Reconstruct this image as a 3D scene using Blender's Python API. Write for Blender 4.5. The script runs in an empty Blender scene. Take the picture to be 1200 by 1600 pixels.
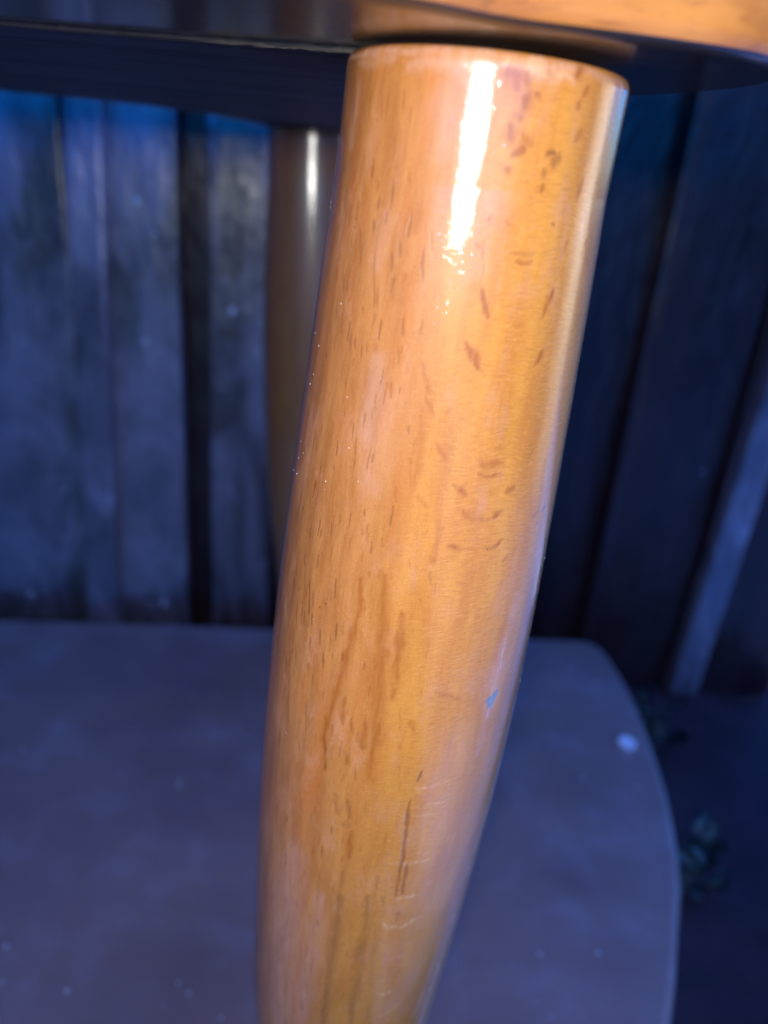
import bpy, bmesh, math, random
import numpy as np
from mathutils import Vector, Matrix
random.seed(7)
rng = np.random.default_rng(11)
scene = bpy.context.scene
COL = scene.collection
rad = math.radians

# ------------------------------------------------------------------ camera
CAM_H = 0.38                       # camera height above the board the table stands on (metres)
PITCH, ROLL = rad(23.9), rad(5.0)
cd = bpy.data.cameras.new("camera")
cam = bpy.data.objects.new("camera", cd)
COL.objects.link(cam)
fwd = Vector((0, math.cos(PITCH), -math.sin(PITCH)))
up0 = Vector((0, math.sin(PITCH), math.cos(PITCH)))
rgt = math.cos(ROLL) * Vector((1, 0, 0)) + math.sin(ROLL) * up0
upv = -math.sin(ROLL) * Vector((1, 0, 0)) + math.cos(ROLL) * up0
cam.matrix_world = Matrix(((rgt.x, upv.x, -fwd.x, 0), (rgt.y, upv.y, -fwd.y, 0),
                           (rgt.z, upv.z, -fwd.z, CAM_H), (0, 0, 0, 1)))
cd.sensor_width = 36
cd.lens = 27
cd.clip_start = 0.01
cd.clip_end = 500
cd.dof.use_dof = True
cd.dof.focus_distance = 0.150
cd.dof.aperture_fstop = 9.2
scene.camera = cam

# ------------------------------------------------------------------ sky, sun, lamp, exposure
SUN_EL, SUN_AZ = rad(3.2), rad(-60)            # behind the fence, to its left
w = bpy.data.worlds.new("World")
scene.world = w
w.use_nodes = True
nt = w.node_tree
bg = nt.nodes['Background']
sky = nt.nodes.new('ShaderNodeTexSky')
sky.sky_type = 'NISHITA'
sky.sun_disc = False
sky.sun_elevation = SUN_EL
sky.sun_rotation = SUN_AZ
sky.ozone_density = 8.5
sky.dust_density = 0.3
sky.air_density = 1.0
nt.links.new(sky.outputs[0], bg.inputs[0])
bg.inputs[1].default_value = 0.15

sl = bpy.data.lights.new("sun", 'SUN')
sl.energy = 1.0
sl.angle = rad(0.5)
sl.color = (1.0, 0.95, 0.86)
sun = bpy.data.objects.new("sun", sl)
COL.objects.link(sun)
sdir = Vector((math.sin(SUN_AZ) * math.cos(SUN_EL), math.cos(SUN_AZ) * math.cos(SUN_EL), math.sin(SUN_EL)))
sun.rotation_euler = sdir.to_track_quat('Z', 'Y').to_euler()

tl = bpy.data.lights.new("hand_lamp", 'AREA')   # the small white lamp held behind the camera
tl.shape = 'ELLIPSE'
tl.size = 0.036
tl.size_y = 0.013
tl.energy = 0.0535
tl.color = (1.0, 0.97, 0.93)
torch = bpy.data.objects.new("hand_lamp", tl)
torch.location = (-0.014, -0.07, CAM_H + 0.0235)
torch.rotation_euler = (Vector((0.012, 0.155, CAM_H - .05)) - torch.location).to_track_quat('-Z', 'Y').to_euler()
COL.objects.link(torch)

scene.view_settings.view_transform = 'Standard'
scene.view_settings.look = 'None'
scene.view_settings.exposure = 4.0
scene.view_settings.gamma = 1.0
scene.view_settings.use_curve_mapping = False

# ------------------------------------------------------------------ helpers
def link(name, me, mat=None, parent=None, loc=None):
    o = bpy.data.objects.new(name, me)
    COL.objects.link(o)
    if mat and me is not None and not me.materials:
        me.materials.append(mat)
    if parent:
        o.parent = parent
    if loc is not None:
        o.location = loc
    return o

def tag(o, label=None, cat=None, group=None, kind=None):
    for k, v in (('label', label), ('category', cat), ('group', group), ('kind', kind)):
        if v:
            o[k] = v
    return o

def empty(name, loc=(0, 0, 0), rz=0):
    o = bpy.data.objects.new(name, None)
    o.empty_display_size = 0.05
    o.location = loc
    o.rotation_euler = (0, 0, rz)
    COL.objects.link(o)
    return o

def finish(name, bm, mat, parent=None, smooth=True, loc=None):
    bmesh.ops.recalc_face_normals(bm, faces=bm.faces)
    me = bpy.data.meshes.new(name)
    bm.to_mesh(me)
    bm.free()
    if smooth:
        me.polygons.foreach_set('use_smooth', [True] * len(me.polygons))
    return link(name, me, mat, parent, loc)

def catmull(pts, n=8):
    P = [np.array(p, float) for p in pts]
    out = []
    N = len(P)
    for i in range(N):
        p0, p1, p2, p3 = P[i - 1], P[i], P[(i + 1) % N], P[(i + 2) % N]
        for k in range(n):
            t = k / n
            out.append(0.5 * ((2 * p1) + (-p0 + p2) * t + (2 * p0 - 5 * p1 + 4 * p2 - p3) * t * t
                              + (-p0 + 3 * p1 - 3 * p2 + p3) * t ** 3))
    return np.array(out)

def offset_in(poly, d):
    """move a closed outline inward by d"""
    nx = np.roll(poly, -1, 0) - np.roll(poly, 1, 0)
    nx /= np.maximum(np.linalg.norm(nx, axis=1)[:, None], 1e-9)
    nrm = np.stack([-nx[:, 1], nx[:, 0]], 1)
    area = 0.5 * np.sum(poly[:, 0] * np.roll(poly[:, 1], -1) - np.roll(poly[:, 0], -1) * poly[:, 1])
    return poly + nrm * d * (1 if area > 0 else -1)

def slab(name, outline, profile, mat, parent=None, mats=None, smooth=True):
    """outline swept by a profile of (inset, z) from bottom to top, capped both ends"""
    bm = bmesh.new()
    rings = []
    for ins, z in profile:
        poly = offset_in(outline, ins)
        rings.append([bm.verts.new((x, y, z)) for x, y in poly])
    n = len(outline)
    for a, b in zip(rings, rings[1:]):
        for i in range(n):
            bm.faces.new((a[i], a[(i + 1) % n], b[(i + 1) % n], b[i]))
    f0 = bm.faces.new(rings[0][::-1])
    f1 = bm.faces.new(rings[-1])
    f0.smooth = f1.smooth = False
    o = finish(name, bm, mat, parent, smooth)
    me = o.data
    for p in me.polygons:
        if len(p.vertices) > 4:
            p.use_smooth = False
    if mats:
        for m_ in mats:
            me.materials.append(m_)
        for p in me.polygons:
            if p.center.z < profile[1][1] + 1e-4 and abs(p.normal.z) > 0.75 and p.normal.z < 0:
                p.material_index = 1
    return o

def box_mesh(name, sx, sy, sz, bev=0.002, jit=0.0):
    bm = bmesh.new()
    bmesh.ops.create_cube(bm, size=1)
    for v in bm.verts:
        v.co = Vector((v.co.x * sx, v.co.y * sy, v.co.z * sz))
        v.co += Vector((random.uniform(-jit, jit), random.uniform(-jit, jit), 0))
    if bev:
        bmesh.ops.bevel(bm, geom=list(bm.edges), offset=bev, segments=2, affect='EDGES', profile=0.6)
    me = bpy.data.meshes.new(name)
    bm.to_mesh(me)
    bm.free()
    return me

# ---- node helpers
class NT:
    def __init__(s, name):
        s.m = bpy.data.materials.new(name)
        s.m.use_nodes = True
        s.t = s.m.node_tree
        s.b = s.t.nodes['Principled BSDF']
    def n(s, typ, **kw):
        nd = s.t.nodes.new(typ)
        for k, v in kw.items():
            setattr(nd, k, v)
        return nd
    def l(s, a, b):
        s.t.links.new(a, b)
    def val(s, sock, v):
        if hasattr(v, 'links') or isinstance(v, bpy.types.NodeSocket):
            s.l(v, sock)
        else:
            sock.default_value = v
    def mix(s, fac, a, b, mode='MIX'):
        nd = s.n('ShaderNodeMix', data_type='RGBA', blend_type=mode)
        s.val(nd.inputs[0], fac)
        s.val(nd.inputs[6], a if isinstance(a, bpy.types.NodeSocket) else (*a, 1))
        s.val(nd.inputs[7], b if isinstance(b, bpy.types.NodeSocket) else (*b, 1))
        return nd.outputs[2]
    def math(s, op, a, b=0.0, clamp=False):
        nd = s.n('ShaderNodeMath', operation=op, use_clamp=clamp)
        s.val(nd.inputs[0], a)
        s.val(nd.inputs[1], b)
        return nd.outputs[0]
    def mapping(s, vec, scale, loc=(0, 0, 0), rot=(0, 0, 0)):
        nd = s.n('ShaderNodeMapping')
        s.l(vec, nd.inputs[0])
        nd.inputs['Scale'].default_value = scale
        nd.inputs['Location'].default_value = loc
        nd.inputs['Rotation'].default_value = rot
        return nd.outputs[0]
    def noise(s, vec, scale=1.0, detail=4, rough=0.55, dist=0.0):
        nd = s.n('ShaderNodeTexNoise')
        s.l(vec, nd.inputs['Vector'])
        nd.inputs['Scale'].default_value = scale
        nd.inputs['Detail'].default_value = detail
        nd.inputs['Roughness'].default_value = rough
        nd.inputs['Distortion'].default_value = dist
        return nd.outputs['Fac']
    def ramp(s, fac, lo, hi):
        nd = s.n('ShaderNodeMapRange', clamp=True, interpolation_type='SMOOTHSTEP')
        s.val(nd.inputs[0], fac)
        nd.inputs[1].default_value = lo
        nd.inputs[2].default_value = hi
        return nd.outputs[0]
    def bump(s, h, strength, dist, normal=None):
        nd = s.n('ShaderNodeBump')
        nd.inputs['Strength'].default_value = strength
        nd.inputs['Distance'].default_value = dist
        s.l(h, nd.inputs['Height'])
        if normal:
            s.l(normal, nd.inputs['Normal'])
        return nd.outputs[0]
    def set(s, **kw):
        for k, v in kw.items():
            s.val(s.b.inputs[k.replace('_', ' ')], v if not isinstance(v, tuple) else (*v, 1))

# ------------------------------------------------------------------ materials
def mat_leg(name="varnished_beech", shade=1.0):
    """varnished beech: u = millimetres round the leg, v = millimetres up it"""
    s = NT(name)
    uv = s.n('ShaderNodeUVMap', uv_map='wood').outputs[0]
    xyz = s.n('ShaderNodeSeparateXYZ'); s.l(uv, xyz.inputs[0])
    u = xyz.outputs[0]
    # warp so that the grain wanders
    wv = s.n('ShaderNodeTexNoise'); s.l(s.mapping(uv, (0.05, 0.02, 1)), wv.inputs[0]); wv.inputs['Scale'].default_value = 1
    wmix = s.n('ShaderNodeVectorMath', operation='MULTIPLY_ADD')
    s.l(wv.outputs['Color'], wmix.inputs[0]); wmix.inputs[1].default_value = (6, 10, 0); s.l(uv, wmix.inputs[2])
    g = wmix.outputs[0]
    broad = s.noise(s.mapping(g, (0.15, 0.014, 1)), 1, 5, 0.62)
    band = s.noise(s.mapping(g, (0.42, 0.045, 1), (7, 3, 0)), 1, 5, 0.6)
    fine = s.noise(s.mapping(g, (1.8, 0.42, 1), (3, 1, 0)), 1, 5, 0.7)
    hair = s.noise(s.mapping(uv, (3.4, 0.62, 1)), 1, 4, 0.75)
    grit = s.noise(s.mapping(uv, (5.0, 2.6, 1), (9, 2, 0)), 1, 3, 0.7)
    cross = s.noise(s.mapping(g, (0.42, 2.6, 1), (1, 9, 0)), 1, 5, 0.72)
    mott = s.noise(s.mapping(uv, (0.16, 0.05, 1), (2, 8, 0)), 1, 6, 0.68)
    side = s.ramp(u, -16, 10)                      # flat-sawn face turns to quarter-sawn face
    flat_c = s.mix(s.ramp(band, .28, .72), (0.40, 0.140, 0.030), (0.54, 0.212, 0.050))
    edge_shade_c = s.mix(s.ramp(band, .28, .72), (0.19, 0.066, 0.018), (0.34, 0.132, 0.036))  # shading of the leg's left edge, put into the wood colour
    flat_c = s.mix(s.ramp(u, -14, -36), flat_c, edge_shade_c)
    bandr = s.noise(s.mapping(g, (0.22, 0.03, 1), (17, 3, 0)), 1, 4, 0.6)
    quart_c = s.mix(s.ramp(bandr, .28, .72), (0.55, 0.190, 0.015), (0.70, 0.285, 0.028))
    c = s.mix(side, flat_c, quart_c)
    far_r = s.ramp(u, 10, 30)
    c = s.mix(far_r, c, s.mix(s.ramp(bandr, .3, .7), (0.49, 0.205, 0.032), (0.58, 0.27, 0.050)))
    calm = s.math('SUBTRACT', 1.0, s.math('MULTIPLY', side, 0.62))
    streak = s.ramp(broad, 0.48, 0.70)
    c = s.mix(s.math('MULTIPLY', s.math('MULTIPLY', streak, 0.6), calm), c, (0.54, 0.135, 0.010))
    c = s.mix(s.math('MULTIPLY', s.ramp(mott, 0.50, 0.70), 0.50), c, (0.60, 0.270, 0.125))
    c = s.mix(s.math('MULTIPLY', s.math('MULTIPLY', s.ramp(fine, 0.50, 0.74), 0.34), calm), c, (0.30, 0.082, 0.012))
    c = s.mix(s.math('MULTIPLY', s.ramp(fine, 0.46, 0.28), s.math('MULTIPLY', calm, 0.25)), c, (0.72, 0.34, 0.09))
    c = s.mix(s.math('MULTIPLY', s.math('MULTIPLY', s.ramp(hair, 0.52, 0.76), 0.30), calm), c, (0.26, 0.080, 0.015))
    c = s.mix(s.math('MULTIPLY', s.ramp(grit, 0.53, 0.72), 0.42), c, (0.25, 0.082, 0.018))
    c = s.mix(s.math('MULTIPLY', s.ramp(grit, 0.46, 0.28), 0.34), c, (0.78, 0.38, 0.12))
    c = s.mix(s.math('MULTIPLY', s.math('MULTIPLY', s.ramp(cross, 0.50, 0.70), side), 0.62), c, (0.38, 0.135, 0.020))
    c = s.mix(s.math('MULTIPLY', s.math('MULTIPLY', s.ramp(cross, 0.48, 0.30), side), 0.50), c, (0.78, 0.39, 0.09))
    # knots, ray flecks, cracks, worn finish and a painted rim reflection, stored on the mesh
    at = s.n('ShaderNodeAttribute', attribute_name='marks')
    sp = s.n('ShaderNodeSeparateColor'); s.l(at.outputs['Color'], sp.inputs[0])
    at2 = s.n('ShaderNodeAttribute', attribute_name='wear_rim')
    sp2 = s.n('ShaderNodeSeparateColor'); s.l(at2.outputs['Color'], sp2.inputs[0])
    c = s.mix(s.math('MULTIPLY', sp2.outputs[0], 0.60), c, (0.64, 0.37, 0.28))  # worn finish, plus the rim reflection painted pale down the right edge
    c = s.mix(s.math('MULTIPLY', sp.outputs[0], 0.88), c, (0.34, 0.085, 0.004))
    c = s.mix(s.math('MULTIPLY', sp.outputs[2], 0.42), c, (0.80, 0.46, 0.20))
    c = s.mix(s.math('MULTIPLY', sp.outputs[1], 0.60), c, (0.16, 0.042, 0.009))
    c = s.mix(s.math('MULTIPLY', sp2.outputs[2], 0.60), c, (0.24, 0.090, 0.018))
    c = s.mix(sp2.outputs[1], c, (0.22, 0.27, 0.29))
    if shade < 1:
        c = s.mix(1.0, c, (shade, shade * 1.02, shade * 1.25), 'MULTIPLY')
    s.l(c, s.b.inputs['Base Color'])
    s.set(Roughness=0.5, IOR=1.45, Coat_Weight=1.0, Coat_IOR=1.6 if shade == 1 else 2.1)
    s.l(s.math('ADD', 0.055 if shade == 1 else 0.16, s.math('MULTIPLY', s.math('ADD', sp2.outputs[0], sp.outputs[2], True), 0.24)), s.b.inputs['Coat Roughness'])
    # grain relief under the varnish, small pimples and dust in it
    hgt = s.math('ADD', s.math('MULTIPLY', fine, -0.6), s.math('MULTIPLY', hair, -0.5))
    hgt = s.math('SUBTRACT', hgt, s.math('MULTIPLY', sp.outputs[1], 1.2))
    hgt = s.math('SUBTRACT', hgt, s.math('MULTIPLY', sp2.outputs[1], 1.0))
    s.l(s.bump(hgt, 0.55, 0.00016), s.b.inputs['Normal'])
    pim = s.noise(s.mapping(uv, (1.9, 1.5, 1), (4, 4, 0)), 1, 3, 0.6)
    pim2 = s.noise(s.mapping(uv, (0.16, 0.10, 1), (4, 4, 0)), 1, 2, 0.5)
    nib = s.ramp(s.noise(s.mapping(uv, (1.1, 1.1, 1), (14, 4, 0)), 1, 2, 0.5), 0.62, 0.72)
    pb = s.math('ADD', s.math('ADD', pim, s.math('MULTIPLY', pim2, 1.6)), s.math('MULTIPLY', nib, 0.38))
    s.l(s.bump(pb, 0.17, 0.0002), s.b.inputs['Coat Normal'])
    return s.m

def mat_wood(name, lo, hi, rough=0.3, coat=0.6, coat_rough=0.15, grain=(8, 90, 90), bump=0.3):
    s = NT(name)
    tc = s.n('ShaderNodeTexCoord').outputs['Object']
    a = s.noise(s.mapping(tc, grain), 1, 5, 0.6, 0.4)
    b = s.noise(s.mapping(tc, tuple(v * 6 for v in grain), (3, 1, 2)), 1, 4, 0.65)
    c = s.mix(s.ramp(a, 0.3, 0.7), lo, hi)
    c = s.mix(s.math('MULTIPLY', s.ramp(b, 0.52, 0.75), 0.5), c, tuple(v * 0.45 for v in lo))
    s.l(c, s.b.inputs['Base Color'])
    s.set(Roughness=rough, Coat_Weight=coat, Coat_Roughness=coat_rough)
    s.l(s.bump(b, bump, 0.0006), s.b.inputs['Normal'])
    return s.m

def mat_fence(name, tint, dust, seed):
    """old brown-black fence stain with pale dusty bloom and scuffs"""
    s = NT(name)
    tc = s.n('ShaderNodeTexCoord').outputs['Object']
    L = (seed * 3.1, seed * 1.7, seed * 2.3)
    g = s.noise(s.mapping(tc, (60, 60, 5), L), 1, 5, 0.65, 0.5)
    blot = s.noise(s.mapping(tc, (15, 15, 7), L), 1, 4, 0.6, 0.6)
    scuff = s.noise(s.mapping(tc, (34, 34, 26), L), 1, 3, 0.6)
    c = s.mix(s.ramp(g, 0.35, 0.7), tint, tuple(v * 1.9 for v in tint))
    c = s.mix(s.math('MULTIPLY', s.ramp(blot, 0.36, 0.66), dust), c, (0.25, 0.22, 0.26))
    c = s.mix(s.math('MULTIPLY', s.ramp(scuff, 0.62, 0.76), dust * .7), c, (0.45, 0.42, 0.50))
    s.l(c, s.b.inputs['Base Color'])
    s.l(s.math('ADD', 0.16, s.math('MULTIPLY', scuff, 0.40)), s.b.inputs['Roughness'])
    s.b.inputs['Specular IOR Level'].default_value = 1.0 if dust > .3 else 0.42
    nb = s.bump(g, 0.5, 0.003)
    s.l(s.bump(s.noise(s.mapping(tc, (28, 28, 13), L), 1, 3, 0.6), 0.55, 0.006, nb), s.b.inputs['Normal'])
    return s.m

def mat_board():
    s = NT("brown_board_varnish")
    tc = s.n('ShaderNodeTexCoord').outputs['Object']
    g = s.noise(s.mapping(tc, (5, 22, 22)), 1, 5, 0.6, 0.6)
    blot = s.noise(s.mapping(tc, (20, 20, 20)), 1, 6, 0.7)
    blot2 = s.noise(s.mapping(tc, (5, 5, 5), (4, 2, 0)), 1, 3, 0.6)
    c = s.mix(s.ramp(g, 0.3, 0.75), (0.235, 0.150, 0.128), (0.270, 0.180, 0.155))
    c = s.mix(s.math('MULTIPLY', s.ramp(blot, 0.45, 0.72), 0.38), c, (0.33, 0.30, 0.33))
    c = s.mix(s.math('MULTIPLY', s.ramp(blot2, 0.5, 0.7), 0.35), c, (0.11, 0.07, 0.072))
    s.l(c, s.b.inputs['Base Color'])
    s.l(s.math('ADD', 0.42, s.math('MULTIPLY', blot, 0.25)), s.b.inputs['Roughness'])
    s.l(s.bump(blot, 0.25, 0.002), s.b.inputs['Normal'])
    return s.m

def mat_plain(name, col, rough=0.5, spec=0.5, noise_scale=200, amt=0.3):
    s = NT(name)
    tc = s.n('ShaderNodeTexCoord').outputs['Object']
    n_ = s.noise(s.mapping(tc, (noise_scale,) * 3), 1, 3, 0.6)
    c = s.mix(n_, tuple(v * (1 - amt) for v in col), tuple(min(1, v * (1 + amt)) for v in col))
    s.l(c, s.b.inputs['Base Color'])
    s.set(Roughness=rough)
    s.b.inputs['Specular IOR Level'].default_value = spec
    return s.m

M_leg = mat_leg()
M_leg_shaded = mat_leg("shaded_varnished_beech", 0.42)  # same beech darkened and bluer, dimmer light put into the rear legs' colour
M_top = mat_wood("orange_table_varnish", (0.42, 0.14, 0.022), (0.60, 0.235, 0.042), 0.35, 0.8, 0.2)
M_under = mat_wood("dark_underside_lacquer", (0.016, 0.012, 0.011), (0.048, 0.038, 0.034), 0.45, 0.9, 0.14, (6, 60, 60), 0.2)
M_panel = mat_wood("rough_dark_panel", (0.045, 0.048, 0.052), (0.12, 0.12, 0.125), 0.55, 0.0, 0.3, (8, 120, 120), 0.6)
M_split = mat_plain("raw_splinter_wood", (0.11, 0.10, 0.095), 0.7)
M_board = mat_board()
M_soil = mat_plain("damp_dark_soil", (0.040, 0.022, 0.026), 0.75, 0.25, 30, 0.7)
M_moss = mat_plain("weed_leaf_green", (0.085, 0.13, 0.12), 0.45, 0.5, 120, 0.4)
M_white = mat_plain("white_enamel", (0.78, 0.80, 0.82), 0.3, 0.5, 300, 0.04)
M_speck = mat_plain("pale_speck", (0.45, 0.46, 0.48), 0.5, 0.5, 300, 0.1)
M_dust = mat_plain("white_dust", (0.8, 0.8, 0.8), 0.6, 0.5, 900, 0.1)

# ------------------------------------------------------------------ ground
bm = bmesh.new()
N = 120
ext = [-40, -8, -2.5] + list(np.linspace(-1.2, 1.2, 81)) + [2.5, 8, 40]
grid = []
for y in ext:
    row = []
    for x in ext:
        near = max(0, 1 - max(abs(x), abs(y)) / 1.3)
        h = (math.sin(x * 31 + 2 * math.sin(y * 17)) * math.sin(y * 27 + 1.3) * 0.006 + random.uniform(-0.004, 0.004)) * (1 if near > 0 else 0)
        row.append(bm.verts.new((x, y, -0.10 + h)))
    grid.append(row)
for j in range(len(ext) - 1):
    for i in range(len(ext) - 1):
        bm.faces.new((grid[j][i], grid[j][i + 1], grid[j + 1][i + 1], grid[j + 1][i]))
tag(finish("ground", bm, M_soil), "dark damp soil at the foot of the fence", "ground", kind='structure')

PO = np.array([(.21, -2.2), (9, -2.2), (9, 2.4), (.55, .80), (.46, .66), (.30, .31), (.225, .245)])  # pale slab added to reflect sky into the leg's right rim
M_bounce_slab = mat_plain("bounce_slab_pale", (0.72, 0.70, 0.72), 0.7, 0.4, 40, 0.2)
tag(slab("bounce_slab", PO, [(0, -.16), (0, -.082), (.006, -.076)], M_bounce_slab, smooth=False), "added pale slab reflecting sky light into the right rim of the leg", "bounce_slab", kind='structure')

# ------------------------------------------------------------------ fence behind the table
FA = 0.09
fence = empty("fence", (0, 0.665, -0.10), FA)
tag(fence, "dark stained fence of upright boards with cover battens behind the table", "fence")
FH = 1.55
planks = [(-1.085 - .13 * k, 0.12, .003 * (k % 2), k % 3, .5) for k in range(1, 9)] + [  # centre, width, forward offset, tint, dust, lean
    (-1.085, 0.12, 0.0, 0, .5), (-0.955, 0.12, .003, 1, .5), (-0.825, 0.12, 0.0, 0, .5), (-0.695, 0.12, .003, 2, .5),
    (-0.565, 0.12, 0.0, 0, .5), (-0.452, 0.095, .002, 1, .55), (-0.332, 0.128, .004, 2, .75), (-0.222, 0.079, .006, 2, .75),
    (-0.133, 0.054, .002, 0, .55), (-0.048, 0.104, .004, 4, .35), (0.058, 0.098, .001, 3, .25), (0.160, 0.0995, .005, 3, .18),
    (0.2605, 0.0995, .002, 4, .2), (0.371, 0.115, .005, 3, .18)]
FM = [mat_fence("fence_stain_brown", (0.030, 0.022, 0.020), .6, 1), mat_fence("fence_stain_dark", (0.022, 0.019, 0.020), .5, 2),
      mat_fence("fence_stain_worn", (0.040, 0.034, 0.033), .8, 3), mat_fence("fence_stain_black", (0.016, 0.006, 0.006), .03, 4),
      mat_fence("fence_stain_deep", (0.018, 0.007, 0.006), .04, 5),
      mat_fence("fence_stain_bleached", (0.060, 0.052, 0.064), .9, 6)]
for cx_, wd, fo, mi, du in planks:
    me = box_mesh("plank", wd, 0.018, FH, 0.003, 0.0006)
    link("plank", me, FM[mi], fence, (cx_, -fo, FH / 2))
for cx_, wd, mi in ((-0.2535, 0.028, 5), (0.329, 0.029, 5), (0.208, 0.012, 3), (-0.63, 0.03, 0), (-0.89, 0.03, 1)):
    me = box_mesh("batten", wd, 0.020, FH - 0.01, 0.004, 0.0004)
    o = link("batten", me, FM[mi], fence, (cx_, -0.024, FH / 2 + 0.004))
    if mi == 5:
        tl_ = 0.03
        o.rotation_euler = (0, tl_, 0)
        o.location.x += tl_ * (FH / 2 - 0.22)
for zz in (0.22, 0.78, 1.34):
    link("rail", box_mesh("rail", 2.60, 0.035, 0.075, 0.003), FM[1], fence, (-0.895, 0.045, zz))
link("light_seal_board", box_mesh("light_seal_board", 2.60, 0.010, FH - 0.03, 0.002), FM[3], fence, (-0.895, 0.018, FH / 2 - 0.01))  # added behind the planks to stop sun leaking through the gaps
# unseen fence run added on the left to cut sky light on the leg
sky_block_left = empty("fence", (-1.02, 0.50, -0.10), rad(-90))
tag(sky_block_left, "added unseen side run of dark fence cutting sky light on the leg", "fence")
sp_me = box_mesh("plank", 0.128, 0.018, FH, 0.003, 0.0006)  # plank for the two added unseen runs
for k in range(16):
    link("plank", sp_me, FM[k % 3], sky_block_left, (.07 + k * .130, .003 * (k % 2), FH / 2))
for zz in (0.22, 0.78, 1.34):
    link("rail", box_mesh("rail", 2.1, 0.035, 0.075, 0.003), FM[1], sky_block_left, (1.05, -0.035, zz))
sky_block_right = empty("fence", (1.22, 0.66, -0.10), rad(-92))  # unseen dark run added to block sky and bound the leg's rim reflection
sky_block_right.scale = (1, 1, .62)
tag(sky_block_right, "added unseen dark fence run at the right bounding the leg rim reflection", "fence")
for k in range(19):
    link("plank", sp_me, FM[3 + k % 2], sky_block_right, (.07 + k * .130, .003 * (k % 2), FH / 2))
for zz in (0.22, 0.78, 1.34):
    link("rail", box_mesh("rail", 2.48, 0.035, 0.075, 0.003), FM[1], sky_block_right, (1.24, 0.035, zz))
# pale blobs standing in for blurred glints on the boards
sm = bmesh.new()
bmesh.ops.create_icosphere(sm, subdivisions=1, radius=1)
for v in sm.verts:
    v.co.y *= 0.35
spk = bpy.data.meshes.new("glint_speck")
sm.to_mesh(spk); sm.free()
for sx, sz, r in ((-0.213, 0.443, .0030), (-0.211, 0.335, .0026), (-0.328, 0.09, .0032),
                  (-0.205, 0.085, .0032), (-0.20, 0.42, .0020), (-0.14, 0.365, .0034), (-0.30, 0.30, .0016),
                  (0.29, 0.25, .0013)):
    o = link("glint_speck", spk, M_speck, fence, (sx, -0.0162, sz))
    o.scale = (r, r, r * random.uniform(.8, 1.3))

# ------------------------------------------------------------------ low board under the table
BO = catmull([(-.55, .40), (-.52, .53), (-.505, .545), (-.48, .5465), (-.324, .561), (-.16, .578), (0, .5915), (.145, .604), (.188, .608), (.203, .604), (.211, .59),
              (.217, .55), (.219, .50), (.215, .42), (.204, .356), (.189, .311), (.167, .255), (.13, .19), (.06, .12),
              (-.06, .07), (-.22, .05), (-.40, .10), (-.52, .22)], 10) 
board = slab("low_board", BO, [(0.004, -0.026), (0.0012, -0.0248), (0, -0.022), (0, -0.006), (0.0015, -0.002), (0.005, 0)], M_board)
tag(board, "dark brown board with a curved right end lying under the table", "board")
for bx in (-0.38, 0.06):
    link("bearer", box_mesh("bearer", 0.06, 0.34, 0.074, 0.003), FM[1], board, (bx, 0.34, -0.0633))

# grit and crumbs scattered over the board
bm = bmesh.new()
for k in range(230):
    x = random.uniform(-.45, .20); y = random.uniform(.12, .58)
    if x > .15 and y < .4:
        continue
    s_ = random.choice((.0004, .0005, .0006, .0009, .0013))
    bmesh.ops.create_icosphere(bm, subdivisions=1, radius=s_, matrix=Matrix.Translation((x, y, s_ * .5)) @ Matrix.Diagonal((1, random.uniform(.6, 1.4), .6, 1)))
tag(finish("grit", bm, M_speck, board, False), kind='stuff')

# small white disc lying on the board
bm = bmesh.new()
prof = [(0.0, 0.0016), (0.0046, 0.0016), (0.0056, 0.0022), (0.0062, 0.0022), (0.0067, 0.0012), (0.0064, 0.0)]
seg = 28
prev = None
ctr = bm.verts.new((0, 0, prof[0][1]))
for r, z in prof[1:]:
    ring = [bm.verts.new((r * math.cos(2 * math.pi * k / seg), r * math.sin(2 * math.pi * k / seg), z)) for k in range(seg)]
    for k in range(seg):
        if prev is None:
            bm.faces.new((ctr, ring[k], ring[(k + 1) % seg]))
        else:
            bm.faces.new((prev[k], ring[k], ring[(k + 1) % seg], prev[(k + 1) % seg]))
    prev = ring
bm.faces.new(prev)
disc = finish("white_disc", bm, M_white, None, True, (0.198, 0.466, 0.0003))
tag(disc, "small round bluish white disc lying on the board near its curved edge", "disc")

# ------------------------------------------------------------------ weeds at the right of the board
def leaf_mesh(ln, wd):
    bm = bmesh.new()
    rows = []
    for k in range(6):
        t = k / 5
        ww = wd * math.sin(math.pi * min(1, 0.08 + t * 0.92)) ** 0.8 * 0.5
        z = ln * (0.9 * t - 0.55 * t * t)
        y = ln * t * 0.8
        rows.append([bm.verts.new((-ww, y, z + ww * 0.3)), bm.verts.new((0, y, z)), bm.verts.new((ww, y, z + ww * 0.3))])
    for a, b in zip(rows, rows[1:]):
        bm.faces.new((a[0], a[1], b[1], b[0])); bm.faces.new((a[1], a[2], b[2], b[1]))
    bmesh.ops.solidify(bm, geom=list(bm.faces), thickness=0.0006)
    me = bpy.data.meshes.new("leaf")
    bm.to_mesh(me); bm.free()
    me.polygons.foreach_set('use_smooth', [True] * len(me.polygons))
    me.materials.append(M_moss)
    return me

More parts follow.
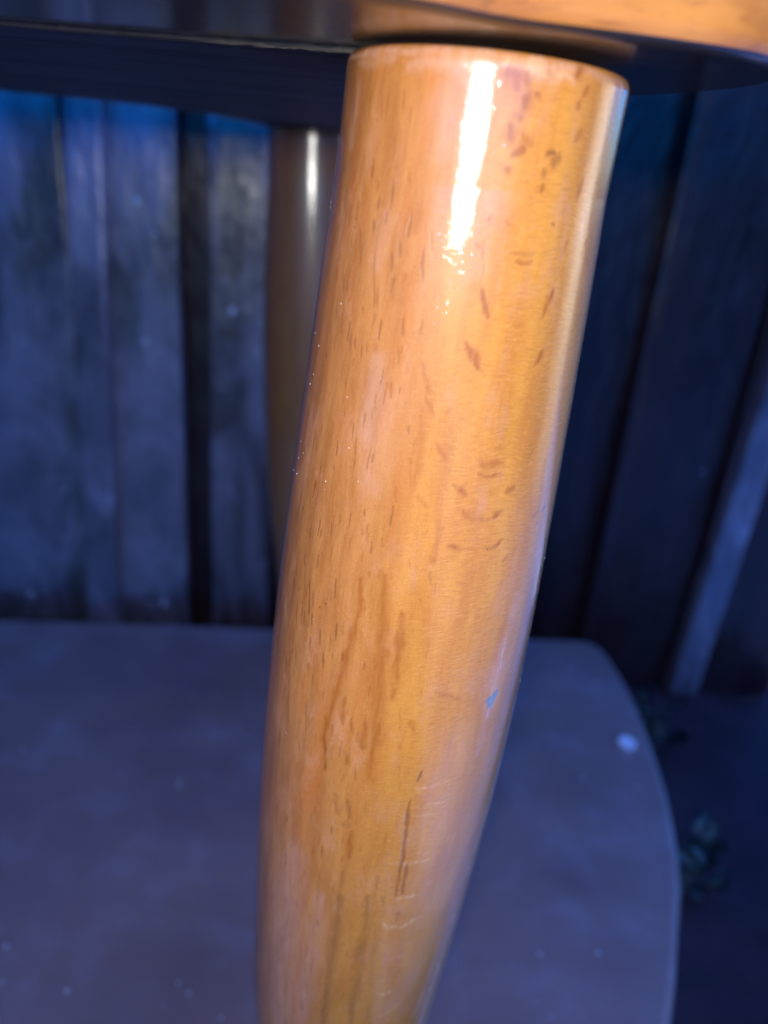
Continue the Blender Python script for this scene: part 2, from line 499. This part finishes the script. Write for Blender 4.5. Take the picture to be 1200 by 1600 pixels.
leaf_a, leaf_b = leaf_mesh(0.045, 0.024), leaf_mesh(0.03, 0.018)
def weed(loc, n, label, sc=1.0):
    e = empty("weed", loc)
    tag(e, label, "weed", "weeds beside the board")
    bm = bmesh.new()
    for k in range(3):
        a = k * 2.1
        top = Vector((math.cos(a) * .008, math.sin(a) * .008, .045)) * sc
        for q in range(5):
            pass
        r1 = [bm.verts.new((math.cos(t) * .0015, math.sin(t) * .0015, -.006)) for t in (0, 1.57, 3.14, 4.71)]
        r2 = [bm.verts.new(top + Vector((math.cos(t) * .0008, math.sin(t) * .0008, 0))) for t in (0, 1.57, 3.14, 4.71)]
        for q in range(4):
            bm.faces.new((r1[q], r1[(q + 1) % 4], r2[(q + 1) % 4], r2[q]))
    finish("stem", bm, M_moss, e)
    for k in range(n):
        o = link("leaf", leaf_a if k % 2 else leaf_b, M_moss, e, (random.uniform(-.018, .018) * sc, random.uniform(-.02, .02) * sc, (.002 + .045 * k / n) * sc))
        o.rotation_euler = (random.uniform(-.3, .5), random.uniform(-.3, .3), k * 2.4)
        q_ = sc * random.uniform(.35, .8)
        o.scale = (q_, q_, q_)
    return e
weed((.262, .585, -.10), 20, "larger leafy green weed on the soil behind the board's corner", 1.0)
weed((.250, .425, -.10), 20, "small leafy green weed close against the board's curved side", .95)

# ------------------------------------------------------------------ the table
ZU = CAM_H + 0.0188               # underside of the top
tbl = empty("side_table", (-0.13, 0.285, 0))
tag(tbl, "orange brown varnished wooden table on stout round legs, dark underneath", "table")
TO = (-0.13, 0.285, 0)

def to_local(o):
    o.location = (-TO[0], -TO[1], 0)

TP = catmull([(-.08, .086), (-.04, .091), (-.005, .100), (.010, .1075), (.026, .111), (.042, .116), (.053, .126), (.056, .142), (.051, .159), (.041, .180),
              (.028, .23), (.016, .30), (.002, .39), (-.012, .465), (-.03, .505), (-.065, .515), (-.086, .48), (-.093, .42), (-.115, .375), (-.16, .355),
              (-.22, .345), (-.32, .31), (-.40, .27), (-.43, .225), (-.40, .18), (-.30, .13), (-.18, .095)], 10)
TP = TP * 1.10
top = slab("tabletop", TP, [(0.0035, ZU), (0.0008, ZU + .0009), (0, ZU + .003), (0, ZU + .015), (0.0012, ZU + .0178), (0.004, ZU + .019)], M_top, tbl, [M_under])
to_local(top)
PP = catmull([(-.07, .1455), (-.041, .144), (-.012, .1405), (.010, .140), (.026, .148), (.0345, .165), (.033, .19), (.020, .24), (.005, .33), (-.018, .44),
              (-.04, .485), (-.065, .49), (-.078, .46), (-.084, .40), (-.11, .355), (-.16, .337), (-.22, .328), (-.31, .295), (-.38, .255), (-.395, .225),
              (-.36, .195), (-.28, .165), (-.18, .150), (-.12, .1465)], 14)
PP = PP * 1.08
PP = PP + rng.normal(0, .00012, PP.shape)
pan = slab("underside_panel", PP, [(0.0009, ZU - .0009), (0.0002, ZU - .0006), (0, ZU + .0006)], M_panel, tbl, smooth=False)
to_local(pan)
# torn slivers along the panel's front edge
bm = bmesh.new()
for k in range(34):
    x = -.045 + .034 * random.random() ** 0.7
    y = np.interp(x, [-.13, -.0756, -.0443, -.013], [.1582, .1571, .1555, .1517]) + random.uniform(-.0004, .0012)
    ln = random.uniform(.002, .009); a = random.uniform(-.12, .05); hw = random.uniform(.0001, .0003)
    z = ZU - .0007
    d_ = Vector((math.cos(a), math.sin(a), 0)) * ln
    p = Vector((x, y, z))
    vs = [bm.verts.new(p), bm.verts.new(p + d_ * .5 + Vector((0, hw, -.0002))), bm.verts.new(p + d_), bm.verts.new(p + d_ * .5 + Vector((0, -hw, -.0003))), bm.verts.new(p + d_ * .5 + Vector((0, 0, .0006)))]
    bm.faces.new((vs[0], vs[1], vs[4])); bm.faces.new((vs[1], vs[2], vs[4])); bm.faces.new((vs[2], vs[3], vs[4])); bm.faces.new((vs[3], vs[0], vs[4]))
    bm.faces.new((vs[0], vs[3], vs[2], vs[1]))
spl = finish("splinter", bm, M_split, tbl, False)
to_local(spl)
tag(spl, kind='stuff')

# legs -------------------------------------------------------------
PZ = [0.0000, 0.0400, 0.0900, 0.1300, 0.1588, 0.1788, 0.1988, 0.2188, 0.2388, 0.2588, 0.2788, 0.2988, 0.3188, 0.3388, 0.3588, 0.3788, 0.3988]
PR = [0.01650, 0.01870, 0.02190, 0.02420, 0.02728, 0.02812, 0.02893, 0.02958, 0.02997, 0.03003, 0.02975, 0.02913, 0.02825, 0.02720, 0.02612, 0.02490, 0.02465]
def leg_radius(z):
    return np.interp(z, PZ, PR)
ZT = ZU - .0006

MARKS = """r 3.61 1.00 2.3,394.2 9.1,394.1
r 1.95 1.00 6.3,393.3 7.9,392.7
r 2.24 1.00 9.8,391.6 10.6,390.8
r 1.40 1.00 14.2,392.1 15.3,391.8
r 1.41 1.00 8.5,389.3 9.6,389.0
r 3.14 0.85 7.1,387.4 9.6,385.9
r 1.58 1.00 10.5,383.8 12.7,385.3
r 2.00 0.68 12.9,386.9 15.3,385.7
b 1.44 1.00 26.6,382.9 28.0,384.6
b 1.01 1.00 22.7,384.2 25.7,384.5
b 1.02 0.85 22.7,382.1 22.8,380.9
r 1.32 1.00 22.8,379.8 22.7,379.1
r 1.45 0.85 8.1,381.9 9.2,381.4
r 1.79 1.00 27.8,395.4 31.1,396.5
r 1.39 1.00 33.6,392.8 34.7,393.9
r 1.26 1.00 31.7,391.0 32.3,391.9
r 1.28 0.85 34.1,386.4 35.5,388.1
r 1.17 0.85 41.1,378.4 42.3,380.8
p 1.29 0.90 1.5,396.0 15.5,395.4 25.9,394.8
r 1.38 0.85 17.4,395.3 19.0,395.0
b 0.79 0.80 30.7,374.3 31.5,374.1
r 0.79 0.70 4.5,373.8 4.8,374.7
r 0.80 0.50 1.8,370.6 3.3,369.7
r 0.70 0.40 10.8,374.3 13.5,373.7
r 0.91 0.50 15.1,369.8 19.9,369.2 24.4,369.9
r 0.71 0.60 17.2,368.3 20.5,367.9 24.0,368.5
r 0.80 0.50 38.5,369.9 39.6,371.6
r 1.14 1.00 6.4,363.9 8.2,361.7 10.6,359.3
r 1.24 1.00 33.0,359.7 35.9,363.8
r 1.28 1.00 3.7,354.7 6.7,353.0 9.7,351.2
r 1.17 0.90 32.9,351.4 36.5,354.1
r 0.64 0.50 10.3,350.9 12.5,349.5
r 1.08 0.60 -10.8,350.6 -6.6,346.4
r 0.99 0.50 -7.8,345.3 -3.3,342.1
r 1.01 0.70 -0.9,337.1 3.2,334.5
r 0.90 0.50 40.6,335.9 38.2,334.2
r 1.47 0.60 16.9,333.8 24.9,333.6
r 0.57 0.70 15.7,332.1 21.1,331.5 25.6,331.9
r 1.15 0.90 8.3,329.9 10.6,328.9 12.8,328.0
r 1.15 0.80 29.3,328.2 32.7,329.0
r 1.63 0.80 13.4,324.7 16.5,322.9
r 1.63 0.80 26.0,323.4 28.4,324.5
r 1.05 0.50 17.5,323.2 25.6,322.9
r 1.18 0.80 9.6,318.1 14.8,317.3
r 0.47 0.30 15.3,317.3 20.9,317.0
b 0.83 0.80 26.0,317.1 27.3,316.8
r 0.83 0.80 27.8,317.2 32.1,318.4
b 0.47 0.50 28.5,316.7 30.7,317.3
r 1.07 0.60 34.0,313.8 36.1,314.9
r 0.92 0.50 -4.3,326.7 -0.9,325.7
r 2.14 0.50 3.1,315.4 5.2,314.9
b 0.82 0.80 54.1,321.6 56.8,322.5
b 0.82 0.50 47.3,321.4 51.5,322.2
r 3.34 0.68 -12.9,310.6 -10.2,296.9 -7.9,282.1 -5.8,262.5
r 2.28 0.75 -4.0,303.1 -2.4,291.7 -2.9,284.1
r 1.55 0.83 -21.5,308.8 -20.2,301.3 -22.7,293.6 -24.3,285.7 -27.2,277.2 -28.2,268.5 -26.8,263.7
r 1.27 0.60 -22.7,293.6 -23.5,289.0
r 1.32 0.75 -21.0,281.7 -20.9,275.3
r 1.60 0.68 -10.5,277.0 -10.8,270.4
b 1.07 0.40 -12.9,272.6 -11.1,269.5
r 1.85 0.60 5.7,278.2 7.4,276.6
r 1.09 0.75 -27.8,266.9 -26.1,262.1
r 1.17 0.40 13.9,285.5 25.3,283.5
r 4.51 0.25 -15.9,351.4 -13.1,335.7 -12.0,316.0
r 1.83 0.35 2.2,343.5 3.1,329.5 5.0,315.7
r 1.57 0.30 -8.3,343.0 -6.2,329.0
r 1.79 0.40 -21.0,375.5 -20.8,371.6
r 1.37 0.35 -12.9,382.2 -12.4,374.9
b 1.12 0.50 -19.5,256.6 -16.9,250.7
b 1.40 0.60 -14.5,255.8 -11.8,250.8
b 1.98 0.40 -15.0,248.6 -10.9,249.0
r 1.43 0.75 -10.5,247.2 -10.2,239.4
b 0.68 1.00 14.1,265.5 13.5,262.6
b 0.86 1.00 11.4,257.7 11.4,255.5 12.2,247.4 12.4,239.6 12.9,228.1
b 0.88 0.70 15.3,238.4 15.8,228.3
b 0.91 0.60 15.6,222.4 15.8,219.5
y 2.51 0.90 -11.5,226.7 -11.1,213.4 -11.2,196.5 -12.0,177.7
y 2.20 0.80 0.6,228.3 1.6,210.4 1.9,190.5 2.9,179.8
y 1.22 0.60 3.3,234.7 3.2,212.8 2.3,203.2
y 1.47 0.50 -10.6,241.3 -12.1,226.6
y 1.26 0.50 -12.2,210.9 -10.9,188.8
y 1.88 0.40 7.7,228.4 8.4,200.7 12.1,179.4
p 0.69 0.70 13.0,260.7 27.0,261.1
p 0.70 0.60 13.1,255.4 27.4,255.5
p 0.56 0.70 13.8,253.0 24.5,252.3
p 1.01 0.70 8.3,239.2 16.5,238.3 26.0,238.4
p 0.89 0.60 27.6,230.1 29.3,230.7
p 0.89 0.80 13.8,227.0 18.2,227.1 22.8,227.2
p 1.06 0.80 8.6,219.7 11.8,217.6 19.6,217.1 25.6,218.5
p 0.77 0.50 20.6,208.5 30.1,210.2
p 1.29 0.60 13.8,192.1 19.0,191.3 21.8,192.5
p 1.47 0.50 17.3,182.0 22.6,183.0 27.6,185.7
p 0.72 0.50 32.7,241.6 35.0,244.6
p 0.58 0.40 35.3,238.5 37.1,244.8
p 0.78 0.40 16.8,204.8 23.4,204.8
p 0.79 0.40 33.9,195.4 38.7,201.2
p 0.64 0.40 11.0,196.8 19.8,196.8
p 0.38 0.25 16.5,294.0 26.1,293.8
p 0.38 0.25 16.9,292.6 26.6,292.4
p 0.38 0.25 17.6,290.5 27.3,290.2
p 0.38 0.25 17.8,289.7 27.6,289.4
p 0.39 0.25 18.6,287.2 28.5,286.8
p 0.39 0.25 19.0,285.9 29.0,285.5
p 0.42 0.22 13.2,250.0 31.3,249.1
p 0.43 0.22 13.6,248.5 31.9,247.4
p 0.43 0.22 14.4,245.5 33.1,244.1
p 0.43 0.22 14.8,244.1 33.7,242.6
p 0.43 0.22 15.5,241.7 34.7,239.9
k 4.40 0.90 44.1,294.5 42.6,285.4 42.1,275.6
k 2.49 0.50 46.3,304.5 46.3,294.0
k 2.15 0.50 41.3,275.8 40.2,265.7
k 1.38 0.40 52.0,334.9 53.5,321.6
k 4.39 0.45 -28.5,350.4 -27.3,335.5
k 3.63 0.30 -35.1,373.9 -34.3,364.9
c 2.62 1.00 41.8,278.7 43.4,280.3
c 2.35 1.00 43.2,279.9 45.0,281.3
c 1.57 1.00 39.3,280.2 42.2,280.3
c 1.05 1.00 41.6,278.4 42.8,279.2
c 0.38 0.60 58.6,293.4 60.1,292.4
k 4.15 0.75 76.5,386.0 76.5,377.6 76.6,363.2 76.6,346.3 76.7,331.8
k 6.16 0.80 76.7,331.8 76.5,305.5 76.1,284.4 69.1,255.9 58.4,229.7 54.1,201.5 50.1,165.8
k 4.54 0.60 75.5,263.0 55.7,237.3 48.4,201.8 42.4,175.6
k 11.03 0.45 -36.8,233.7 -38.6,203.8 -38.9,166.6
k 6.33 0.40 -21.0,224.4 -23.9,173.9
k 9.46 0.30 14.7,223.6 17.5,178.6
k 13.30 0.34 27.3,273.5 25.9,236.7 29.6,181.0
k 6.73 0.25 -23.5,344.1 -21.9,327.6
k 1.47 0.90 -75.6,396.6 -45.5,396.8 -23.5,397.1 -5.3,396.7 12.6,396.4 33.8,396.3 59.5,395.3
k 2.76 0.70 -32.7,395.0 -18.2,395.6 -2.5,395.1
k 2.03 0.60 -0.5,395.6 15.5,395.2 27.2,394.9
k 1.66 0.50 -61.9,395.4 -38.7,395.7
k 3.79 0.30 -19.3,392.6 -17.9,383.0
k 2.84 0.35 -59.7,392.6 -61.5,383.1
p 0.65 0.80 -77.4,395.9 -77.3,394.2
p 0.83 0.60 56.7,395.7 58.6,392.6
b 0.47 0.80 -45.3,387.3 -44.9,387.1
b 0.50 0.80 -50.9,372.2 -50.4,372.0
b 0.50 0.80 -50.1,370.8 -49.6,370.6
b 0.52 0.80 -38.5,358.1 -38.1,357.9
b 0.62 0.80 -36.4,301.0 -36.0,300.8
b 0.62 0.80 -39.0,299.4 -38.6,299.2
b 0.63 0.80 -49.9,297.8 -49.4,297.6
b 0.62 0.80 -52.9,300.2 -52.3,300.0
b 0.71 0.80 -44.8,248.1 -44.3,247.9
b 0.51 0.55 -46.7,370.9 -44.7,366.4
b 0.50 0.55 -39.9,372.3 -39.3,370.3
b 0.51 0.55 -37.1,367.3 -33.8,358.7
b 0.51 0.55 -29.4,367.8 -28.5,364.8
b 0.51 0.55 -26.8,369.9 -26.1,367.4
b 0.52 0.55 -28.1,363.8 -27.4,361.2
b 0.51 0.55 -17.1,368.4 -15.9,364.4
b 0.53 0.55 -20.5,358.0 -19.6,354.9
b 0.53 0.55 -34.3,352.7 -34.0,351.2
b 0.53 0.55 -42.9,353.6 -42.0,350.8
b 0.52 0.55 -52.5,362.7 -51.4,360.1
b 0.53 0.55 -20.8,352.6 -20.1,350.0
b 0.50 0.55 -34.5,374.0 -34.0,372.0
b 0.50 0.70 -63.0,299.8 -59.4,292.2
b 0.52 0.70 -55.6,288.5 -54.3,284.1
b 0.52 0.70 -56.3,283.4 -55.2,279.7
b 0.52 0.70 -49.6,287.1 -48.5,282.6
b 0.50 0.70 -42.3,296.9 -41.9,294.7
b 0.50 0.70 -46.5,304.0 -44.1,296.4
b 0.49 0.70 -32.8,306.9 -31.8,302.9
b 0.50 0.70 -29.6,297.5 -28.9,293.9
b 0.52 0.70 -37.3,283.4 -36.8,280.4
b 0.52 0.70 -40.6,285.7 -40.3,283.4
b 0.53 0.70 -51.9,279.9 -51.4,276.7
b 0.54 0.70 -51.3,275.1 -49.3,267.1
b 0.51 0.70 -41.4,291.8 -40.9,288.8
b 0.51 0.70 -36.8,294.4 -36.0,290.8
b 0.51 0.70 -33.7,289.8 -33.0,286.1
b 0.53 0.70 -39.2,275.6 -38.7,272.3
b 0.55 0.70 -54.7,263.3 -53.9,259.0
b 0.52 0.70 -67.8,284.7 -64.6,279.0"""  # the k bands along the right edge paint in its rim reflection

def leg_mesh(detail, axis_fn, seed, marks=None):
    if detail:
        th = np.concatenate([np.linspace(-95, 95, 420), np.linspace(95, 265, 42)[1:-1]])
        zz = np.concatenate([[0, .004], np.linspace(.02, .12, 30), np.linspace(.121, ZT - .002, 1020), [ZT - .0015, ZT - .001, ZT - .0006, ZT - .0003, ZT - .0001, ZT]])
    else:
        th = np.linspace(-180, 180, 65)[:-1]
        zz = np.concatenate([[0, .004], np.linspace(.02, ZT - .002, 50), [ZT - .001, ZT - .0004, ZT]])
    R = leg_radius(zz)
    R = R - np.interp(ZT - zz, [0, .0001, .0003, .0006, .001, .0015, .0022], [.0013, .0009, .0006, .00035, .00015, .00004, 0])
    n, m = len(th), len(zz)
    T = np.radians(th)
    ax = axis_fn(zz)
    X = ax[:, 0, None] + R[:, None] * np.sin(T)[None]
    Y = ax[:, 1, None] - R[:, None] * np.cos(T)[None]
    Z = np.repeat(zz[:, None], n, 1)
    # the top end is sawn square to the leaning leg
    Z = Z - .026 * (X - ax[:, 0, None] + R[:, None]) * np.clip((Z - (ZT - .03)) / .03, 0, 1) * (1 if detail else 0)
    co = np.stack([X, Y, Z], -1).reshape(-1, 3)
    i = np.arange(m - 1)[:, None] * n
    j = np.arange(n)[None]
    j2 = (j + 1) % n
    quads = np.stack([i + j, i + j2, i + n + j2, i + n + j], -1).reshape(-1, 4)
    nv = len(co)
    nq = len(quads)
    cap_t = np.arange(n) + (m - 1) * n
    cap_b = np.arange(n)[::-1]
    loops = np.concatenate([quads.ravel(), cap_t, cap_b]).astype(np.int32)
    starts = np.concatenate([np.arange(nq) * 4, [nq * 4, nq * 4 + n]]).astype(np.int32)
    me = bpy.data.meshes.new("leg")
    me.vertices.add(nv)
    me.vertices.foreach_set('co', co.ravel())
    me.loops.add(len(loops))
    me.loops.foreach_set('vertex_index', loops)
    me.polygons.add(nq + 2)
    me.polygons.foreach_set('loop_start', starts)
    sm_ = np.ones(nq + 2, bool); sm_[-2:] = False
    me.polygons.foreach_set('use_smooth', sm_)
    U = np.repeat((th * np.pi / 180 * 25)[None], m, 0) + seed * 37.0
    V = Z * 1000 + seed * 61.0
    uvv = np.stack([U, V], -1).reshape(-1, 2)
    uvl = uvv[loops].copy()
    # close the seam
    seam = (np.arange(nq).reshape(m - 1, n)[:, -1])
    for q in (1, 2):
        uvl[seam * 4 + q, 0] += 2 * np.pi * 25
    uvm = me.uv_layers.new(name='wood')
    uvm.data.foreach_set('uv', uvl.astype(np.float32).ravel())
    A = np.zeros((m, n, 4), np.float32); A[..., 3] = 1
    B = np.zeros((m, n, 4), np.float32); B[..., 3] = 1
    if marks:
        Um = np.repeat(th[None], m, 0); Vm = Z * 1000
        jn = rng.normal(0, 1, (m, n)).astype(np.float32)
        # soften the random field into a ragged edge
        for _ in range(2):
            jn = (jn + np.roll(jn, 1, 0) + np.roll(jn, -1, 0) + np.roll(jn, 1, 1) + np.roll(jn, -1, 1)) / 2.3
        jn = jn / jn.std()
        def field(su, sv):
            """smooth random field with features of su x sv millimetres"""
            uu = (th * np.pi / 180 * 25 + 60) / su; vv = (zz * 1000) / sv
            G = rng.normal(0, 1, (int(vv.max()) + 3, int(uu.max()) + 3))
            ui = uu.astype(int); vi = vv.astype(int)
            uf = uu - ui; vf = vv - vi
            uf = uf * uf * (3 - 2 * uf); vf = vf * vf * (3 - 2 * vf)
            r_ = lambda a, b: G[vi + a][:, ui + b]
            return (r_(0, 0) * (1 - vf)[:, None] + r_(1, 0) * vf[:, None]) * (1 - uf)[None] + (r_(0, 1) * (1 - vf)[:, None] + r_(1, 1) * vf[:, None]) * uf[None]
        wu = field(1.6, 3.0) + .6 * field(.5, 1.1)
        wv_ = field(2.2, 2.6) + .6 * field(.6, .7)
        grain = field(.34, 3.2) * .6 + field(.9, 7) * .4
        def stroke(ch, w_, s_, pts, soft=0.6, rag=0.10):
            P = np.array(pts)
            rr = float(np.mean(leg_radius(P[:, 1] / 1000))) * 1000
            k = rr * np.pi / 180
            pad = w_ * 1.2 + .3
            r0, r1 = np.searchsorted(zz * 1000, [P[:, 1].min() - pad, P[:, 1].max() + pad])
            c0, c1 = np.searchsorted(th[:420], [P[:, 0].min() - pad / k, P[:, 0].max() + pad / k])
            if r1 <= r0 or c1 <= c0:
                return
            u_ = Um[r0:r1, c0:c1] * k + wu[r0:r1, c0:c1] * min(.30, .05 + w_ * .10); v_ = Vm[r0:r1, c0:c1] + wv_[r0:r1, c0:c1] * min(.35, .06 + .10 * w_)
            best = np.full(u_.shape, 1e9)
            tot = len(P) - 1
            for a in range(tot):
                ax_, ay_ = P[a, 0] * k, P[a, 1]; bx_, by_ = P[a + 1, 0] * k, P[a + 1, 1]
                dx, dy = bx_ - ax_, by_ - ay_
                L2 = dx * dx + dy * dy + 1e-9
                t = np.clip(((u_ - ax_) * dx + (v_ - ay_) * dy) / L2, 0, 1)
                g = (a + t) / tot
                taper = 1.0 if L2 < (w_ * .4) ** 2 and tot == 1 else 0.45 + 0.55 * np.sin(np.pi * np.clip(g, 0.02, .98)) ** .6
                d = np.hypot(u_ - ax_ - t * dx, v_ - ay_ - t * dy) / taper
                best = np.minimum(best, d)
            h = w_ / 2
            dd = best + jn[r0:r1, c0:c1] * rag * min(h, .5)
            val = np.clip((h * (1 + soft * .5) - dd) / (h * soft + 1e-6), 0, 1)
            val = val * val * (3 - 2 * val)
            if soft >= 1.2:
                val = np.exp(-(dd / (h * 1.05)) ** 2)
            if w_ > .5:
                val = val * np.clip(.9 + .35 * grain[r0:r1, c0:c1], 0.3, 1.2)
            val = np.clip(val * s_, 0, 1)
            chs = {'r': (A, 0), 'b': (A, 1), 'p': (A, 2), 'k': (B, 0), 'c': (B, 1), 'y': (B, 2)}[ch]
            T_ = chs[0][r0:r1, c0:c1, chs[1]]
            np.maximum(T_, val, out=T_)
        for ln in marks.split('\n'):
            f = ln.split()
            k_, w_, s_ = f[0], float(f[1]), float(f[2])
            pts = [tuple(float(q) for q in p.split(',')) for p in f[3:]]
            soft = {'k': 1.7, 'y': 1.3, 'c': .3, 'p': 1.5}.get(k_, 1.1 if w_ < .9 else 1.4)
            if k_ == 'p':
                w_ *= 1.35
            stroke(k_, w_, s_, pts, soft, .25 if k_ in 'cpy' else .12)
        # the small dark pore dashes of the flat-sawn face
        for _ in range(760):
            t0 = -88 + 96 * random.random() ** 1.15
            v0 = random.uniform(135, 392)
            ln_ = random.uniform(1.2, 4.6) * (1.0 if v0 < 300 else .9)
            st = random.uniform(.22, .74) * (1 if t0 < -12 else .55)
            sl_ = random.uniform(-.012, .03) * ln_ * 12
            stroke('b' if random.random() < .55 else 'r', random.uniform(.26, .52), st, [(t0, v0), (t0 + sl_ * .4 + random.uniform(-.3, .3), v0 - ln_ * .5), (t0 + sl_, v0 - ln_)], .8, .1)
        # faint ray flecks on the quarter-sawn face
        for _ in range(240):
            t0 = random.uniform(2, 70); v0 = random.uniform(135, 385)
            wl = random.uniform(1.5, 7)
            stroke(random.choice('ppr'), random.uniform(.2, .5), random.uniform(.08, .3), [(t0, v0), (t0 + wl * .5, v0 + random.uniform(-.5, .1)), (t0 + wl, v0 + random.uniform(-.2, .7))], .8, .1)
    for nm, arr in (('marks', A), ('wear_rim', B)):
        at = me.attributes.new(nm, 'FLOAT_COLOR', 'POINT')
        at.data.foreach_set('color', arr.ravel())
    me.update(calc_edges=True)
    me.validate()
    me.materials.append(M_leg if detail else M_leg_shaded)
    return me

AXK = (0.04551, -0.00668)
def main_axis(z):
    return np.stack([AXK[0] * z + AXK[1], .155 + .0 * (z - ZU)], -1)
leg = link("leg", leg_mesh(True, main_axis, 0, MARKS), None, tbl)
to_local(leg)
def rear_axis(z):
    return np.stack([-.057 + .010 * (z - ZU) / ZU * -1, .470 - .02 * (z - ZU) / ZU], -1)
def left_axis(z):
    return np.stack([-.375 + .03 * (z - ZU) / ZU, .228 + .0 * z], -1)
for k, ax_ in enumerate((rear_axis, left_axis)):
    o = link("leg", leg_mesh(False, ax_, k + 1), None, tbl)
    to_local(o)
# specks of dust on the front leg
bm = bmesh.new()
DUST = [(-8.2, 371.6, 0.00014), (-10.9, 370.6, 0.00012), (-12.1, 371.4, 0.00018), (-5.2, 360.8, 0.00017), (-8.7, 360.2, 0.00012), (-9.0, 357.6, 0.00010), (5.9, 384.9, 0.00019), (-51.1, 358.0, 0.00011), (-39.7, 342.4, 0.00010), (-35.4, 333.4, 0.00010), (-44.8, 325.4, 0.00012), (-28.9, 327.8, 0.00011), (-44.8, 323.7, 0.00008), (-64.8, 349.1, 0.00011), (-71.9, 350.8, 0.00008), (-66.1, 343.5, 0.00011), (-68.5, 341.3, 0.00010), (-70.2, 325.8, 0.00008), (-69.7, 322.4, 0.00010), (-65.0, 327.7, 0.00007), (-49.5, 264.4, 0.00010), (-40.9, 296.1, 0.00008), (-84.3, 373.0, 0.00007), (-84.6, 373.9, 0.00007), (-70.7, 329.2, 0.00007), (-77.3, 321.7, 0.00007), (75.2, 275.4, 0.00010), (76.6, 306.8, 0.00011), (-12.4, 374.9, 0.00010), (2.3, 383.7, 0.00010), (-7.6, 374.1, 0.00008)]
for t_, z_, r_ in DUST:
    z_ /= 1000
    a = main_axis(np.array([z_]))[0]; R_ = leg_radius(z_) + .00002
    p = Vector((a[0] + R_ * math.sin(rad(t_)), a[1] - R_ * math.cos(rad(t_)), z_))
    bmesh.ops.create_icosphere(bm, subdivisions=1, radius=r_, matrix=Matrix.Translation(p))
du = finish("dust_speck", bm, M_dust, tbl)
to_local(du)
tag(du, kind='stuff')
